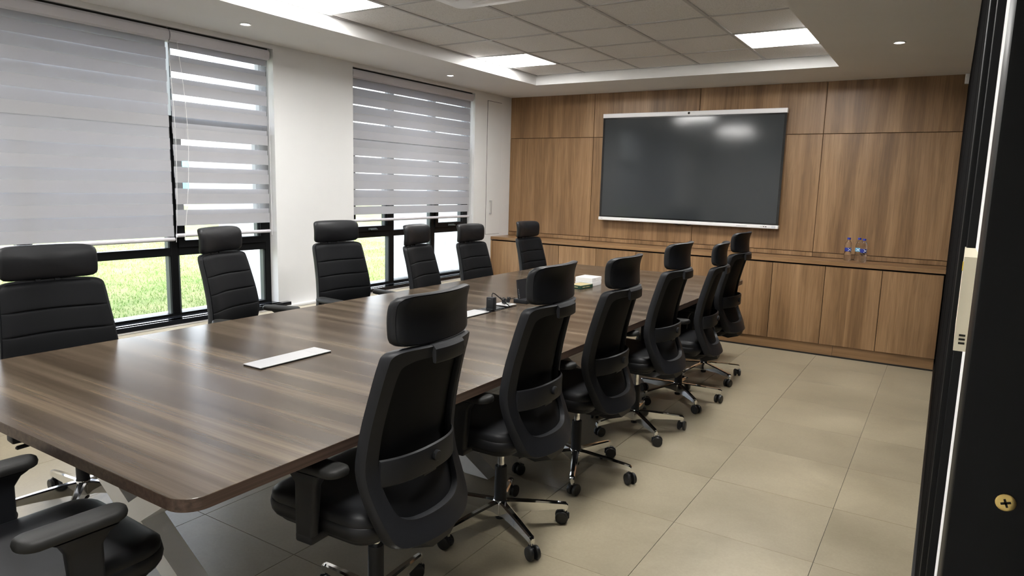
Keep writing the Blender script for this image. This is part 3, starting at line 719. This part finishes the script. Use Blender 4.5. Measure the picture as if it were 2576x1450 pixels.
    cu_ = MB(); cu_.loft([f_ + b_[::-1] for f_, b_ in zip(F, B)]); part('back_cushion', cu_, M_fabric, ang=60)
    # --- lumbar band, knob, tab
    lb = []
    for k in range(21):
        t_ = -1 + 2*k/20; y = t_*.196; zc = .668 - .008*t_*t_
        xb = bx(y, zc) - .014 - .026*(1-t_**4)
        lb.append([(xb, y, zc-.045), (xb-.006, y, zc-.041), (xb-.008, y, zc-.034), (xb-.0065, y, zc), (xb-.008, y, zc+.034), (xb-.006, y, zc+.041), (xb, y, zc+.045), (xb+.004, y, zc)])
    l_ = MB(); l_.loft(lb); lo_ = part('lumbar_band', l_, M_plastic, ang=25)
    xk = bx(0, .668) - .045
    part('lumbar_knob', MB().lathe([(.001, -.014), (.015, -.014), (.018, -.011), (.018, .006)], (xk, 0, .672), 'x', 20), M_plastic, lo_)
    part('lumbar_tab', MB().bbox(xk+.018, xk+.026, -.035, .035, .606, .622, .003, 2), M_plastic, lo_)
    # --- headrest
    zc, hz, hy = 1.137, .079, .201
    def sup(a, n=7.5):
        c, s = math.cos(a), math.sin(a); q = (abs(c)**n + abs(s)**n)**(-1/n); return c*q, s*q
    N = 56
    def hx(y, z):
        v = (z-zc)/hz; return -.222 - .046*(1-(y/hy)**2) - .018*max(0, v)**2.2 - .006*max(0, -v)**2
    def hr(sc, dx, th=0):
        o = []
        for k in range(N):
            a, b = sup(2*PI*k/N); y, z = hy*a*sc, zc+hz*b*sc; o.append((hx(y, z)+dx+th, y, z))
        return o
    hd_ = MB(); hd_.loft([hr(.15, -.012), hr(.5, -.012), hr(.80, -.0115), hr(.925, -.011), hr(.945, -.008), hr(.965, -.0105), hr(.985, -.006), hr(1.0, .002), hr(1.0, .012), hr(.975, .019), hr(.92, .026), hr(.78, .032), hr(.5, .036), hr(.15, .037)])
    ho = part('headrest', hd_, M_leather, ang=50)
    hb = []
    for k in range(9):
        t_ = -1 + 2*k/8; y = t_*.078; xo = bx(y, 1.035)
        hb.append([(xo-.029, y, 1.000), (xo-.032, y, 1.006), (xo-.031, y, 1.044), (xo-.022, y, 1.055), (xo+.010, y, 1.0605), (xo+.012, y, 1.0575), (xo-.012, y, 1.0565), (xo-.020, y, 1.002)])
    hk = MB(); hk.loft(hb); part('headrest_bracket', hk, M_plastic, ho, ang=30)
    for s in (-1, 1): part('headrest_stem', MB().bbox(bx(s*.04, 1.03)+.004, bx(s*.04, 1.03)+.018, s*.04-.012, s*.04+.012, 1.045, 1.10, .003, 1), M_plastic, ho)
    return t
proto = chair_proto()
CH = [  # x, y, yaw deg, base phase (world deg), lift, label
 (3.168, -5.756, 183.8, 28, .0, 'black office chair seen from behind, nearest in the right row'),
 (3.148, -4.930, 182.8, 41, .012, 'black office chair seen from behind, second from the viewer in the right row'),
 (3.150, -4.183, 181.2, 6, -.008, 'black office chair seen from behind, third from the viewer in the right row'),
 (3.150, -3.350, 180.1, 29, .012, 'black office chair seen from behind, fourth from the viewer in the right row'),
 (3.173, -2.575, 187.5, 24, -.03, 'black office chair, turned most sideways and fifth in the right row'),
 (3.138, -1.825, 178.3, 40, .008, 'black office chair, farthest in the right row beside the cabinets'),
 (1.455, -5.895, -5.6, 35, -.008, 'black office chair seen from the front at the left edge, nearest in the window row'),
 (1.134, -4.685, 20.2, 20, .02, 'black office chair turned towards the screen in front of the half open blind'),
 (1.132, -3.801, -3.9, 50, .03, 'black office chair in front of the white wall between the two windows'),
 (1.460, -3.207, 13.1, 10, .0, 'black office chair with narrow headrest in front of the middle of the far window'),
 (1.400, -2.440, 2.3, 33, -.025, 'black office chair before the right end of the far window'),
 (1.452, -1.551, 0.3, 60, -.025, 'black office chair in the window row beside the left end of the cabinets'),
 (2.712, -6.645, 88, 10, .0, 'black office chair at the near end of the table, cropped by the bottom left corner'),
]
BASEP = {'hub', 'lift_tip', 'lift_cover', 'gas_lift', 'base_leg'}
src = proto
for i, (x, y, yaw, ph, dz, lab) in enumerate(CH):
    c = proto if i == 0 else copy_tree(src)
    c.location = (x, y, 0); c.rotation_euler = (0, 0, R(yaw)); tag(c, lab, 'chair', 'office chairs around the table')
    k = 0
    for p in c.children:
        kind = p.name.split('.')[0]
        if kind == 'base_leg':
            p.rotation_euler = (0, 0, R(ph + 72*k - yaw)); k += 1
            for q in p.children: q.rotation_euler = (0, 0, random.uniform(0, 2*PI))
        elif kind not in BASEP: p.location = (0, 0, dz)

# ================================================================== OUTSIDE
GZ = -.15
struct(MB().box(-60, -TH, -45, 45, GZ-.1, GZ).obj('ground', M_lawn, smooth=False), 'sunlit lawn outside the windows')
random.seed(11)
gb = MB()
for k in range(70000):
    x = -1.2 - 11*random.random()**1.3; y = -7 + 14*random.random(); h = .02+.04*random.random(); a = random.random()*PI; w = .003+.003*random.random()
    if (-3.45 < y < -2.85 and x > -1.25) or (-.72 < y < -.1 and x > -1.6): continue
    lx, ly = (random.random()-.5)*.06, (random.random()-.5)*.06; dx, dy = math.cos(a)*w, math.sin(a)*w
    n = len(gb.v); gb.v += [(x-dx, y-dy, GZ), (x+dx, y+dy, GZ), (x+lx, y+ly, GZ+h)]; gb.f.append((n, n+1, n+2))
gme = bpy.data.meshes.new('grass'); gme.from_pydata(gb.v, [], gb.f)
go = link('grass', gme, M_blade); go['kind'] = 'stuff'; go['label'] = 'short sunlit grass of the lawn outside'; go['category'] = 'grass'
for nm_, y0, y1, x1, lab in (('wall_fin', -3.36, -2.95, -1.12, 'white rough cast wall fin outside the near window'), ('wall_fin', -.62, -.20, -1.45, 'white rough cast wall fin outside the far window')):
    struct(MB().box(x1, -TH-.001, y0, y1, GZ, 3.25).obj(nm_, M_render, smooth=False), lab)
bw = empty('water_tank', (-33.4, 16.7, GZ)); tag(bw, 'bright blue tank standing far out on the lawn', 'tank')
MB().bbox(-.25, .25, -.25, .25, .7, 3.2, .05).obj('body', mat('cyan_paint', (.03,.45,.62), .5), bw)
MB().bbox(-.3, .3, -.3, .3, 0, .7, .02).obj('stand', mat('pale_stand', (.5,.5,.45), .7), bw)
